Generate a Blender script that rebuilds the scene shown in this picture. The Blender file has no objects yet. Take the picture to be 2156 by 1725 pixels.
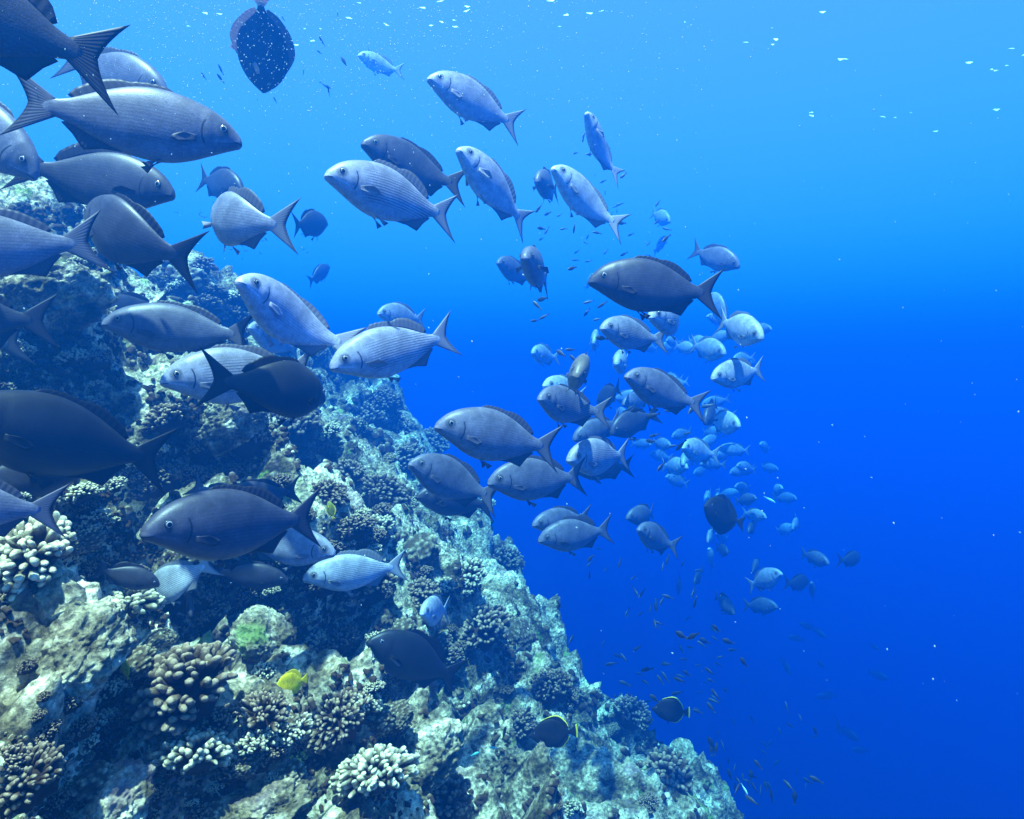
import bpy, bmesh, math, random
import numpy as np
from mathutils import Vector, Matrix, Quaternion
R=math.radians
S=bpy.context.scene; COL=S.collection
HF=R(72); PITCH=R(-1)   # wide underwater lens, just above the reef slope
cam=bpy.data.cameras.new('camera'); co=bpy.data.objects.new('camera',cam); COL.objects.link(co); S.camera=co
cam.sensor_fit='HORIZONTAL'; cam.angle=HF; cam.clip_start=.02; cam.clip_end=400
co.location=(0,0,0); co.rotation_euler=(R(90)+PITCH,0,0)
SUN_EL,SUN_AZ=R(74),R(200)   # azimuth measured clockwise from +Y
w=bpy.data.worlds.new('World'); S.world=w; w.use_nodes=True
nt=w.node_tree; bg=nt.nodes['Background']; sky=nt.nodes.new('ShaderNodeTexSky'); sky.sky_type='NISHITA'; sky.sun_disc=False
sky.sun_elevation=SUN_EL; sky.sun_rotation=SUN_AZ
nt.links.new(sky.outputs[0],bg.inputs[0]); bg.inputs[1].default_value=.15
sun=bpy.data.lights.new('sun','SUN'); sun.energy=5; sun.angle=R(1); sun.color=(1,.87,.68)
so=bpy.data.objects.new('sun',sun); COL.objects.link(so)
sd=Vector((math.sin(SUN_AZ)*math.cos(SUN_EL),math.cos(SUN_AZ)*math.cos(SUN_EL),math.sin(SUN_EL)))
so.rotation_euler=sd.to_track_quat('Z','Y').to_euler(); so.location=sd*30
V=S.view_settings; V.view_transform='Standard'; V.look='None'; V.exposure=1.5; V.gamma=1
S.cycles.use_denoising=True; S.cycles.volume_bounces=0; S.cycles.max_bounces=6
ANI=.48; WATER=(.325,(.003,.064,.24),(.02,.42,.89),3.0)     # density, scattering colour, absorption colour, top of the water
S.cycles.volume_bounces=1; V.exposure=2.45; bg.inputs[1].default_value=.062

F=1762.0/2560*2156      # focal length in units of a picture 2156 wide, the grid the positions below are given in
def ray(px,py):
    d=Vector(((px-1078)/F,1,(862.5-py)/F)); c,s_=math.cos(PITCH),math.sin(PITCH)
    return Vector((d.x,c*d.y-s_*d.z,s_*d.y+c*d.z))      # not unit: y is about the distance
# ---------------------------------------------------------------- noise
def _h(i,j,k,s):
    n=(i*374761393+j*668265263+k*2147483647+s*974634777)&0xffffffff
    n=((n^(n>>13))*1274126177)&0xffffffff
    n=((n^(n>>16))*2246822519)&0xffffffff
    return ((n^(n>>15))&0xffffff)/float(0xffffff)
def vnoise(P,f,s=0):
    Q=P*f; I=np.floor(Q).astype(np.int64); T=Q-I; T=T*T*(3-2*T); r=0
    for a in (0,1):
        for b in (0,1):
            for c in (0,1):
                r=r+_h(I[:,0]+a,I[:,1]+b,I[:,2]+c,s)*np.abs(1-a-T[:,0])*np.abs(1-b-T[:,1])*np.abs(1-c-T[:,2])
    return r*2-1
def fbm(P,f,n=3,s=0):
    return sum(vnoise(P,f*2.03**i,s+i)*.5**i for i in range(n))
def worley(P,f,s=0):
    Q=P*f; I=np.floor(Q).astype(np.int64); T=Q-I; best=np.full(len(P),9.0)
    for a in (-1,0,1):
        for b in (-1,0,1):
            for c in (-1,0,1):
                i,j,k=I[:,0]+a,I[:,1]+b,I[:,2]+c
                d=(a+_h(i,j,k,s)-T[:,0])**2+(b+_h(i,j,k,s+7)-T[:,1])**2+(c+_h(i,j,k,s+13)-T[:,2])**2
                best=np.minimum(best,d)
    return np.sqrt(best)
def sst(a,b,x):
    t=np.clip((x-a)/(b-a),0,1); return t*t*(3-2*t)
# ---------------------------------------------------------------- node helpers
def mat(name):
    m=bpy.data.materials.new(name); m.use_nodes=True; n=m.node_tree
    return m,n,n.nodes['Principled BSDF']
def N(n,t,**k):
    x=n.nodes.new('ShaderNode'+t)
    for a,b in k.items():
        if a.startswith('i_'): x.inputs[int(a[2:]) if a[2:].isdigit() else a[2:]].default_value=b
        else: setattr(x,a,b)
    return x
def math_(n,op,a,b=None,c=None):
    x=n.nodes.new('ShaderNodeMath'); x.operation=op
    for i,v in enumerate((a,b,c)):
        if v is None: continue
        if isinstance(v,(int,float)): x.inputs[i].default_value=v
        else: n.links.new(v,x.inputs[i])
    return x.outputs[0]
def ramp(n,src,stops):
    x=n.nodes.new('ShaderNodeValToRGB'); e=x.color_ramp.elements
    while len(e)<len(stops): e.new(.5)
    for q,(p,c) in zip(e,stops):
        q.position=p; q.color=(*c,1) if len(c)==3 else c
    n.links.new(src,x.inputs[0]); return x.outputs[0]
def mix(n,f,a,b,mode='MIX'):
    x=n.nodes.new('ShaderNodeMix'); x.data_type='RGBA'; x.blend_type=mode
    for v,i in ((f,0),(a,6),(b,7)):
        if isinstance(v,(int,float)): x.inputs[i].default_value=v
        elif isinstance(v,tuple): x.inputs[i].default_value=(*v,1)
        else: n.links.new(v,x.inputs[i])
    return x.outputs[2]
def tex(n,co,scale,detail=3,rough=.55):
    x=n.nodes.new('ShaderNodeTexNoise'); x.inputs['Scale'].default_value=scale; x.inputs['Detail'].default_value=detail; x.inputs['Roughness'].default_value=rough
    n.links.new(co,x.inputs['Vector']); return x.outputs[0]
def bump(n,p,h,st,dist):
    b=n.nodes.new('ShaderNodeBump'); b.inputs['Strength'].default_value=st; b.inputs['Distance'].default_value=dist
    n.links.new(h,b.inputs['Height']); n.links.new(b.outputs[0],p.inputs['Normal'])
def vec_attr(n,name):
    a=n.nodes.new('ShaderNodeAttribute'); a.attribute_name=name; return a
def mesh_from(name,V_,F_,m,smooth=True,attrs=None):
    me=bpy.data.meshes.new(name); me.from_pydata([tuple(v) for v in V_],[],[tuple(f) for f in F_])
    if m: me.materials.append(m)
    if smooth: me.polygons.foreach_set('use_smooth',[True]*len(me.polygons))
    for k,(kind,arr) in (attrs or {}).items():
        a=me.attributes.new(k,kind,'POINT'); a.data.foreach_set('vector' if kind=='FLOAT_VECTOR' else 'value',np.asarray(arr,dtype=np.float32).ravel())
    me.update(); return me
def link(name,me,parent=None):
    o=bpy.data.objects.new(name,me); COL.objects.link(o)
    if parent: o.parent=parent
    return o
def tag(o,label,cat=None,group=None):
    o['label']=label
    if cat: o['category']=cat
    if group: o['group']=group
    return o
# ---------------------------------------------------------------- the reef slope
def rock_mat(name,seed):
    m,n,p=mat(name); g=n.nodes.new('ShaderNodeNewGeometry'); co=g.outputs['Position']
    a=tex(n,co,2.3+seed*.3,4,.6); b=tex(n,co,9,4,.65); c=tex(n,co,30,8,.68)
    v=n.nodes.new('ShaderNodeTexVoronoi'); v.inputs['Scale'].default_value=55; n.links.new(co,v.inputs['Vector'])
    base=ramp(n,b,[(.36,(.010,.009,.004)),(.46,(.070,.058,.024)),(.54,(.34,.29,.18)),(.635,(.86,.79,.56))])
    patch=ramp(n,a,[(.40,(.026,.022,.008)),(.49,(.24,.18,.10)),(.61,(.70,.65,.44))])
    col=mix(n,.5,base,patch); 
    f=ramp(n,c,[(.38,(.22,.21,.19)),(.56,(1.15,1.15,1.1))]); col=mix(n,.85,col,f,'MULTIPLY')
    sp=ramp(n,tex(n,co,78,4,.6),[(.36,(.30,.28,.24)),(.50,(.92,.92,.9)),(.64,(1.45,1.45,1.42))]); col=mix(n,.85,col,sp,'MULTIPLY')
    pk=ramp(n,tex(n,co,5.1,3),[(.60,(0,0,0)),(.68,(1,1,1))]); sep=math_(n,'MULTIPLY',pk,.35); col=mix(n,sep,col,(.30,.20,.22))
    gr=ramp(n,tex(n,co,7.3,2),[(.63,(0,0,0)),(.7,(1,1,1))]); col=mix(n,math_(n,'MULTIPLY',gr,.45),col,(.16,.30,.05))
    hs=n.nodes.new('ShaderNodeHueSaturation'); hs.inputs['Value'].default_value=1.3; n.links.new(col,hs.inputs['Color'])
    n.links.new(hs.outputs[0],p.inputs['Base Color']); p.inputs['Roughness'].default_value=.9; p.inputs['Specular IOR Level'].default_value=.2
    h=math_(n,'ADD',math_(n,'MULTIPLY',c,1.3),math_(n,'MULTIPLY',v.outputs['Distance'],.6)); bump(n,p,h,1.0,.02)
    return m
ROCK=rock_mat('reef_rock',0)
CN=-1.30                                 # the slope plane is x+z=CN
NRM=np.array((1,0,1))/math.sqrt(2); DWN=np.array((1,0,-1))/math.sqrt(2)
def plane_at(px,py):
    d=ray(px,py); t=CN/(d.x+d.z); q=d*t; return np.array(q)
# hollows (dark holes) and boulders: (x, y on the picture, radius, depth)
HOLL=[(120,770,.30,-.42),(60,830,.2,-.3),(290,1155,.26,-.36),(250,1210,.2,-.3),(690,1260,.30,-.36),(800,1300,.25,-.3),(640,1250,.18,-.3),(770,1340,.2,-.22),
      (470,1700,.12,-.10),(190,1470,.08,-.08),(740,830,.35,-.35),(600,960,.18,-.2),(660,1560,.12,-.15),(1030,1390,.3,-.25),(1180,1380,.3,-.25),(1010,1170,.25,-.2),(640,1660,.12,-.2),(1230,1600,.3,-.25),(900,1020,.2,-.15),(900,1640,.2,-.15)]
BOUL=[(110,1360,.28,.14),(120,610,.35,.22),(200,870,.25,.14),(220,1050,.2,.14),(225,1655,.17,.22),(540,1650,.18,.20),(480,880,.3,.16),(560,1340,.25,.14),(700,1150,.3,.16),(870,1560,.3,.16),(560,1010,.22,.12),(820,880,.45,.2),(1090,1300,.4,.2),(1200,1440,.3,.15),(1400,1600,.3,.06),(960,1230,.35,.18),(1300,1650,.3,.08),(1050,1620,.3,.12),(700,1470,.2,.1),(60,420,.4,.2)]
HB=[(plane_at(x,y),r,d) for x,y,r,d in HOLL+BOUL]
def reef_grid():
    nr,nt_=700,620
    r=.35*np.exp(np.linspace(0,math.log(34/.35),nr)); th=np.linspace(R(-112),R(112),nt_)
    RR,TT=np.meshgrid(r,th,indexing='ij'); RR=RR.ravel(); TT=TT.ravel()
    u=RR*np.sin(TT); y=RR*np.cos(TT)+.15
    P=np.outer(np.full_like(u,CN/math.sqrt(2)),NRM)+np.outer(u,DWN); P[:,1]=y
    ye=np.interp(u,[-6,-2.4,-1.2,0.2,.9,1.6,2.2,2.7,3.2,5],[3.2,3.6,8.6,7.2,5.7,4.8,4.1,3.5,3.0,1.0])
    ye=ye+.5*np.sin(u*3.1)
    c=np.maximum(0,y-ye); drop=.35*c**1.25/(1+.02*c)
    cr=np.maximum(0,-2.15-u); drop+=.62*cr**1.15             # the crest turns flat
    dn=np.maximum(0,u-2.65); drop+=.55*dn**1.25               # the wall falls away
    P=P-np.outer(drop,NRM)
    for q,rad,d in HB:
        k=((P-q)**2).sum(1); P=P+np.outer(d*np.exp(-k/(rad*rad)*1.3),NRM)
    W=P+np.stack([fbm(P,2.2,2,50),fbm(P,2.2,2,60),fbm(P,2.2,2,70)],1)*.10
    d=.17*fbm(P,.8,3,1)+.17*(.55-worley(W,2.1,3))+.085*(.5-worley(W,5.2,5))
    hole=sst(.22,.60,fbm(P,1.9,3,21)); d-=.30*hole; d-=.13*sst(.30,.08,worley(W,3.4,77))
    W2=W+np.stack([fbm(P,6,3,51),fbm(P,6,3,61),fbm(P,6,3,71)],1)*.075
    d+=.062*(.5-worley(W2,12,8))*(.4+.6*sst(-.3,.3,fbm(P,2.5,2,31)))
    d+=.027*(.5-worley(W2,29,9))*(.3+.9*sst(-.2,.4,fbm(P,3.5,2,33)))
    d-=.05*sst(.26,.10,worley(W2,8.5,78)); d+=.013*fbm(P,34,2,41)+.007*fbm(P,85,2,43)+.05*np.abs(fbm(P,11,3,44))+.016*np.abs(fbm(P,38,2,47))
    n2=np.array(NRM)+np.array((-.25,0,.45)); n2/=np.linalg.norm(n2)
    P=P+np.outer(d,n2)
    idx=np.arange(nr*nt_).reshape(nr,nt_)
    Fq=np.stack([idx[:-1,:-1],idx[1:,:-1],idx[1:,1:],idx[:-1,1:]],-1).reshape(-1,4)
    cap=np.array([[P[:nt_,0].mean(),P[:nt_,1].mean(),P[:nt_,2].mean()]])
    me=bpy.data.meshes.new('reef'); nv=len(P); nf=len(Fq)
    me.vertices.add(nv); me.vertices.foreach_set('co',P.astype(np.float32).ravel())
    me.loops.add(nf*4); me.loops.foreach_set('vertex_index',Fq.astype(np.int32).ravel())
    me.polygons.add(nf); me.polygons.foreach_set('loop_start',np.arange(0,nf*4,4,dtype=np.int32)); me.polygons.foreach_set('use_smooth',np.ones(nf,dtype=bool))
    me.update(calc_edges=True); me.materials.append(ROCK)
    o=link('reef',me); o['kind']='structure'
    return o,P,Fq
REEF,RP,RF=reef_grid()
from mathutils.bvhtree import BVHTree
_sub=RF  # the same mesh the picture shows
BVH=BVHTree.FromPolygons([tuple(v) for v in RP.tolist()],_sub.tolist())
def hit(px,py):
    d=ray(px,py).normalized(); r=BVH.ray_cast(Vector((0,0,0)),d,60)
    return (r[0],r[1],r[3]) if r[0] is not None else (None,None,1e9)
# ---------------------------------------------------------------- corals
def coral_mat(name,base,tip,hi=.75):
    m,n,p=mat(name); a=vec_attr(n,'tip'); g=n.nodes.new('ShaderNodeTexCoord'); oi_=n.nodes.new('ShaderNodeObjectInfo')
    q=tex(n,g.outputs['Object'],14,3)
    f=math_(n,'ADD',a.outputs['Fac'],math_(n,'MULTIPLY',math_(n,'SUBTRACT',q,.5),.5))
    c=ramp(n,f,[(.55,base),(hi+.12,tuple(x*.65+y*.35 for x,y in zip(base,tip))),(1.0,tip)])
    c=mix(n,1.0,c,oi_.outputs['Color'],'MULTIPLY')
    n.links.new(c,p.inputs['Base Color']); p.inputs['Roughness'].default_value=.85; p.inputs['Specular IOR Level'].default_value=.2
    bump(n,p,tex(n,g.outputs['Object'],60,2),.5,.01); return m
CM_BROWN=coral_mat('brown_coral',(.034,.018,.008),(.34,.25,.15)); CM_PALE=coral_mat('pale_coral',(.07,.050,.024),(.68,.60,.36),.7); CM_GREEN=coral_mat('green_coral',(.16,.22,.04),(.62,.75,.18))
def finger_coral(seed,n,fr,lo,m,flat=.75,club=1.25,fork=.35,dome=1.0):
    """a cauliflower colony of radius 1: stubby clubbed branches round a lumpy core"""
    rd=random.Random(seed); V_=[];F_=[];T=[]
    bm=bmesh.new(); bmesh.ops.create_icosphere(bm,subdivisions=3,radius=1)
    for v in bm.verts:
        k=lo*(1+.12*math.sin(v.co.x*9+seed)+.1*math.sin(v.co.y*11+v.co.z*7)); v.co*=k; v.co.z*=flat
    bm.verts.index_update()
    V_=[v.co.copy() for v in bm.verts]; F_=[[v.index for v in f.verts] for f in bm.faces]; T=[0.0]*len(V_); bm.free()
    def tube(a,b,r0,r1,t0,t1):
        ax=(b-a); L=ax.length; ax.normalize(); x=ax.orthogonal().normalized(); y=ax.cross(x); fl=rd.uniform(.8,1.25)
        prof=[(0,r0,0),(.5,r0*.5+r1*.5,.5),(.8,r1*.95,.8),(.93,r1*.78,.93),(.985,r1*.45,.985),(1.0,r1*.05,1)]
        s0=len(V_); K=7; bend=x*rd.uniform(-.12,.12)*L+y*rd.uniform(-.12,.12)*L
        for t,r,tt in prof:
            c=a.lerp(b,t)+bend*math.sin(t*math.pi)
            for k in range(K):
                an=2*math.pi*k/K; rr=r*(1+.12*math.sin(an*2+t*5+seed))
                V_.append(c+x*math.cos(an)*rr*fl+y*math.sin(an)*rr/fl); T.append(t0+(t1-t0)*tt)
        for i in range(len(prof)-1):
            for k in range(K): F_.append([s0+i*K+k,s0+i*K+(k+1)%K,s0+(i+1)*K+(k+1)%K,s0+(i+1)*K+k])
        F_.append([s0+(len(prof)-1)*K+k for k in range(K)])
    ga=math.pi*(3-math.sqrt(5))
    for i in range(n):
        z=1-(i+.5)/n*(1.12); rr=math.sqrt(max(0,1-z*z)); an=i*ga+rd.uniform(-.25,.25)
        d=Vector((math.cos(an)*rr,math.sin(an)*rr,z)); d+=Vector((rd.uniform(-1,1),rd.uniform(-1,1),rd.uniform(-1,1)))*.09; d.normalize()
        top=rd.uniform(.84,1.06)*(1 if z>.1 else .9); e=Vector((d.x,d.y,d.z*flat*dome))*top; s=Vector((d.x,d.y,d.z*flat))*lo*.8
        f=fr*rd.uniform(.8,1.25)
        tube(s,e,f*.8,f*club,0,1)
        if rd.random()<fork:
            o=d.orthogonal().normalized(); o.rotate(Quaternion(d,rd.uniform(0,6.28)))
            tube(s.lerp(e,.5),e*rd.uniform(.9,.99)+o*f*2.0,f*.7,f*club*.85,.45,rd.uniform(.85,1))
    return mesh_from('finger_coral',V_,F_,m,True,{'tip':('FLOAT',T)})
def lump_coral(seed,m,f=3.2,amp=.22,sq=.7):
    bm=bmesh.new(); bmesh.ops.create_icosphere(bm,subdivisions=5,radius=1)
    P=np.array([v.co[:] for v in bm.verts]); q=P+seed*3.7
    w=worley(q,f,seed); k=1+amp*(.6-w)+.15*fbm(q,1.3,2,seed)+amp*.3*(.5-worley(q,f*2.3,seed+2)); Q=P*k[:,None]; Q[:,2]*=sq
    Fs=[[v.index for v in ff.verts] for ff in bm.faces]; bm.free()
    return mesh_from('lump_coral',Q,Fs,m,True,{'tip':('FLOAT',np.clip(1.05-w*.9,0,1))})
CV={'f':[finger_coral(1,190,.050,.56,CM_BROWN,.85,1.2,.5),finger_coral(2,150,.060,.52,CM_BROWN,.9,1.15,.6),finger_coral(3,240,.044,.6,CM_BROWN,.8,1.2,.5),finger_coral(4,120,.066,.5,CM_BROWN,.95,1.1,.7)],
    'p':[finger_coral(11,110,.068,.42,CM_PALE,.75,1.1,.7),finger_coral(12,85,.078,.40,CM_PALE,.8,1.05,.8),finger_coral(13,140,.060,.45,CM_PALE,.65,1.1,.6)],
    'd':[finger_coral(21,260,.042,.62,CM_BROWN,.85,1.35,.4),finger_coral(22,210,.047,.6,CM_BROWN,.95,1.35,.4)],
    'n':[lump_coral(31,CM_PALE,4.2,.3),lump_coral(32,CM_PALE,3.0,.34,.8),lump_coral(33,CM_PALE,6,.25,.6)],
    'g':[finger_coral(41,90,.085,.5,CM_GREEN,1.1)],
    'r':[]}
def rock_mesh(seed):
    bm=bmesh.new(); bmesh.ops.create_icosphere(bm,subdivisions=6,radius=1)
    P=np.array([v.co[:] for v in bm.verts]); q=P+seed*5.3
    q2=q+np.stack([fbm(q,2,2,5),fbm(q,2,2,6),fbm(q,2,2,7)],1)*.2
    k=1+.28*fbm(q,1.1,3,seed)+.25*(.5-worley(q2,1.6,seed))+.12*(.5-worley(q2,4,seed+1))+.09*np.abs(fbm(q,6,3,seed+2))+.085*(.5-worley(q2,10,seed+4))+.035*(.5-worley(q2,23,seed+6))
    Q=P*k[:,None]; Q[:,2]*=.75; Fs=[[v.index for v in ff.verts] for ff in bm.faces]; bm.free()
    return mesh_from('rock',Q,Fs,ROCK)
CV['r']=[rock_mesh(s) for s in (1,2,3)]
CNAME={'f':'cauliflower_coral','p':'finger_coral','d':'cauliflower_coral','n':'knobbly_coral','g':'finger_coral','r':'reef_rock'}
CCAT={'f':'coral','p':'coral','d':'coral','n':'coral','g':'coral','r':'rock'}
crd=random.Random(5)
def put_coral(kind,px,py,rad,label,group=None,var=None,tint=(1,1,1),sink=.15,dist=None):
    h,nn,ds=hit(px,py)
    if h is None or ds>14: return None
    Rw=rad*h.y/F*1.05 if dist is None else rad
    me=CV[kind][(crd.randrange(99) if var is None else var)%len(CV[kind])]
    o=link(CNAME[kind],me); up=(nn*.55+Vector((.12,-.30,.75))).normalized()
    q=up.to_track_quat('Z','Y'); o.rotation_mode='QUATERNION'; o.rotation_quaternion=q@Quaternion((0,0,1),crd.uniform(0,6.28))
    o.location=h-up*Rw*sink*.9; k=Rw; o.scale=(k*crd.uniform(.92,1.1),k*crd.uniform(.92,1.1),k*crd.uniform(.85,1.05))
    v=crd.uniform(.85,1.15); o.color=(tint[0]*v,tint[1]*v,tint[2]*v,1)
    return tag(o,label,CCAT[kind],group)
CORALS=[
('p',208,535,34,'pale stubby coral on the rock behind the forked tail at upper left'),
('n',393,592,36,'round knobbly coral ball on the reef edge at upper left'),
('f',425,645,44,'greyish finger coral just below the round knobbly ball'),
('f',482,672,40,'grey finger coral on the skyline behind the pale silver chub'),
('f',352,882,54,'brown coral with pale tips beside the tail of the darkest big chub'),
('f',428,935,44,'small brown coral between two pale-tipped ones near the darkest tail'),
('d',518,925,52,'round dark brown coral on the pale rock ridge'),
('f',604,908,74,'widest dark brown coral with white-dotted tips on the ridge'),
('f',330,1012,52,'brown coral with yellowish tips under the darkest chub'),
('p',62,1182,108,'big pale knuckled coral head at the left edge'),
('p',262,1285,70,'rough pale coral shelf right of the big knuckled coral head'),
('p',150,760,40,'pale coral nubs over the dark hollow at far left'),
('f',385,1448,118,'broad taupe finger coral in front of the pale boulder'),
('p',408,1590,92,'coral with thick pale thumb-like fingers over a dark gap'),
('f',560,1505,66,'brown finger coral directly under the yellow fish'),
('f',705,1512,80,'rounded brown coral right of the yellow fish'),
('n',800,1516,34,'small white nodular coral lodged beside the rounded brown coral'),
('p',790,1630,104,'large blue-white coral with scattered knobs near the lower middle'),
('f',36,1650,95,'dark brown coral in the bottom left corner'),
('g',621,1600,28,'small bright green coral in a dark gap'),
('n',612,1700,30,'little white nodular coral at the bottom edge'),
('p',655,1350,36,'tuft of pale finger coral beside a shaded hollow'),
('f',775,1232,62,'dark coral with few pale tips below the blue striped chub'),
('f',1008,1325,72,'coral with yellowish tips right of the large black fish'),
('d',928,1392,52,'dense dark brown coral touching the tail of the large black fish'),
('f',742,1112,50,'brown speckled coral above the blue striped chub'),
('f',692,1040,44,'dark coral behind the thin yellow fish'),
('f',735,1002,42,'brown coral cushion between the reef ridge and the dark clump'),
('d',812,1042,56,'dense dark brown coral left of the darkest of the paired chubs'),
('p',795,1118,44,'blue-white finger coral below the dense dark clump'),
('d',846,968,46,'dark round coral just left of the chub with the pale face'),
('d',845,905,52,'large dark round coral under a bright flat rock top'),
('f',908,935,38,'coral with open fan-like branches on the reef skyline'),
('d',770,885,48,'blue-shadowed coral on the left of the bright flat rock top'),
('d',800,850,44,'faint blue coral high on the far slope'),
('f',1066,1180,42,'bushy blue coral sticking out from the reef edge'),
('f',1130,1248,40,'dark blue coral on the edge beneath the bushy one'),
('f',1212,1290,42,'bristly blue coral on the outermost reef edge'),
('p',985,1215,46,'bright turquoise coral lump above the small white chub'),
('n',880,1160,40,'knobbly pale coral right of the blue striped tail'),
('d',1158,1445,52,'dark blue coral mound above the left black butterflyfish'),
('f',1090,1530,42,'dark coral behind the snout of the left black butterflyfish'),
('f',1330,1500,50,'shadowy blue coral left of the right black butterflyfish'),
('f',1395,1640,70,'dark coral on the lowest turquoise ridge'),
('f',930,1690,70,'brown coral cluster at the bottom edge near the middle'),
('n',470,1262,0,''),
('f',560,1130,0,''),
('p',1240,1395,30,'pale blue coral knob on the shaded right wall'),
('n',1085,1335,36,'bright turquoise knobbly coral on the right wall'),
('p',560,1420,34,'pale coral branches left of the yellow fish'),
('f',640,1085,30,'small dark coral behind the rear of the slate chub'),
('r',120,1345,96,'large pale encrusted boulder at lower left'),
('r',545,1660,90,'bright encrusted boulder right of the pale thumb-like coral'),
('r',205,1665,80,'pale encrusted boulder left of the pale thumb-like coral'),
('r',570,1330,60,'whitish boulder below the shaded blue chubs'),
('r',880,1545,80,'turquoise rock hump in the lower middle'),
('r',480,868,62,'pale rock hump under the tail of the black chub'),
('r',100,600,90,'pale weathered rock at the upper left edge'),
('r',1065,1290,50,'turquoise rock on the right wall above the small reef fish'),
]
for k,x,y,r,lb in CORALS:
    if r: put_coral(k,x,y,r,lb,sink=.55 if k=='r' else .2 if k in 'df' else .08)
for _ in range(900):
    x,y=crd.uniform(330,1400),crd.uniform(820,1700); h,nn,ds=hit(x,y)
    if h is None or ds>8 or nn.z<-.1 or any(math.hypot(x-c[1],y-c[2])<c[3]+26 for c in CORALS): continue
    k=crd.choices('dfpn',(6,6,2,1))[0]; CORALS.append((k,x,y,46,'x'))
    put_coral(k,x,y,crd.uniform(34,56),'rounded coral head among many like it on the middle reef slope' if k in 'df' else 'pale lumpy coral among brown heads on the middle reef slope','coral heads on the middle slope' if k in 'df' else 'pale corals on the middle slope')
# smaller colonies that nothing tells apart
n=0
for _ in range(2600):
    x,y=crd.uniform(0,1480),crd.uniform(520,1720); h,nn,ds=hit(x,y)
    if h is None or ds>8.5 or nn.z<-.2: continue
    k=crd.choices('fpdn',(5,5,2,3))[0]
    dark=x<760
    if put_coral(k,x,y,crd.uniform(10,36)*(1.0 if ds>2.2 else 1.3),('small coral knob dotted over the sunlit rock near the camera' if ds<2.9 else 'small blue-tinged coral knob dotted over the farther reef wall'),
              'small corals on the near rock' if ds<2.9 else 'small corals on the farther wall',tint=(1,1,1)): n+=1
    if n>=290: break

# the low knobbly crust between the colonies: thousands of stubs nobody could count
def crust(name,m,n,seed,lo,hi,th):
    rd=random.Random(seed); H=[]
    while len(H)<n:
        x,y=rd.uniform(0,1500),rd.uniform(430,1725); h,nn,ds=hit(x,y)
        if h is None:
            n-=1; continue
        if ds<9 and nn.z>-.35: H.append((h,nn,rd.uniform(lo,hi)*h.y/F))
        else: n-=1
    P=np.array([q[0][:] for q in H]); g=fbm(P,2.6,3,seed)+.5*fbm(P,9,2,seed+4); V_=[];F_=[];T=[]; K=6
    for (h,nn,r),gg in zip(H,g):
        if gg<th: continue
        ax=(nn*.8+Vector((rd.gauss(0,.35),-.15+rd.gauss(0,.35),.45+rd.gauss(0,.2)))).normalized(); x=ax.orthogonal().normalized(); y=ax.cross(x); L=r*rd.uniform(1.2,2.8); s0=len(V_); tw=rd.uniform(0,6)
        prof=((-.35,.85,0),(.35,1.0,.45),(.75,.92,.8),(.95,.5,.97))
        for t,k,tt in prof:
            for i in range(K):
                a=tw+2*math.pi*i/K; V_.append(h+ax*(t*L)+(x*math.cos(a)+y*math.sin(a))*(r*k)); T.append(tt)
        for j in range(3):
            for i in range(K): F_.append((s0+j*K+i,s0+j*K+(i+1)%K,s0+(j+1)*K+(i+1)%K,s0+(j+1)*K+i))
        F_.append(tuple(s0+3*K+i for i in range(K)))
    o=link(name,mesh_from(name,V_,F_,m,True,{'tip':('FLOAT',T)})); o['kind']='stuff'; return o
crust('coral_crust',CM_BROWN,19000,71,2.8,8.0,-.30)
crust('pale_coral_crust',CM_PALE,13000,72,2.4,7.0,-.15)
# ---------------------------------------------------------------- fish
def spl(xs,ys):
    """smooth interpolation through the points (monotone-ish cubic)"""
    xs=np.array(xs,float); ys=np.array(ys,float); m=np.gradient(ys,xs)
    def f(x):
        x=np.clip(np.asarray(x,float),xs[0],xs[-1]); i=np.clip(np.searchsorted(xs,x)-1,0,len(xs)-2); h=xs[i+1]-xs[i]; t=(x-xs[i])/h
        return (2*t**3-3*t*t+1)*ys[i]+(t**3-2*t*t+t)*h*m[i]+(-2*t**3+3*t*t)*ys[i+1]+(t**3-t*t)*h*m[i+1]
    return f
def bender(b):
    """sideways swing of the rear body: x (0 nose..1 tail) -> centre line point and normal"""
    xs=np.linspace(-.05,1.25,261); th=b*sst(.25,1.0,xs)*1.0; dx=xs[1]-xs[0]
    X=np.cumsum(np.cos(th))*dx; Y=np.cumsum(np.sin(th))*dx; i0=np.searchsorted(xs,.3); X=X-X[i0]+.3; Y=Y-Y[i0]
    def f(P):
        P=np.asarray(P,float); cx=np.interp(P[:,0],xs,X); cy=np.interp(P[:,0],xs,Y); t=np.interp(P[:,0],xs,th)
        x=cx-np.sin(t)*P[:,1]; y=cy+np.cos(t)*P[:,1]
        return np.stack([.5-x,-y,P[:,2]],1)          # head to +X, up +Z
    return f
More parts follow.
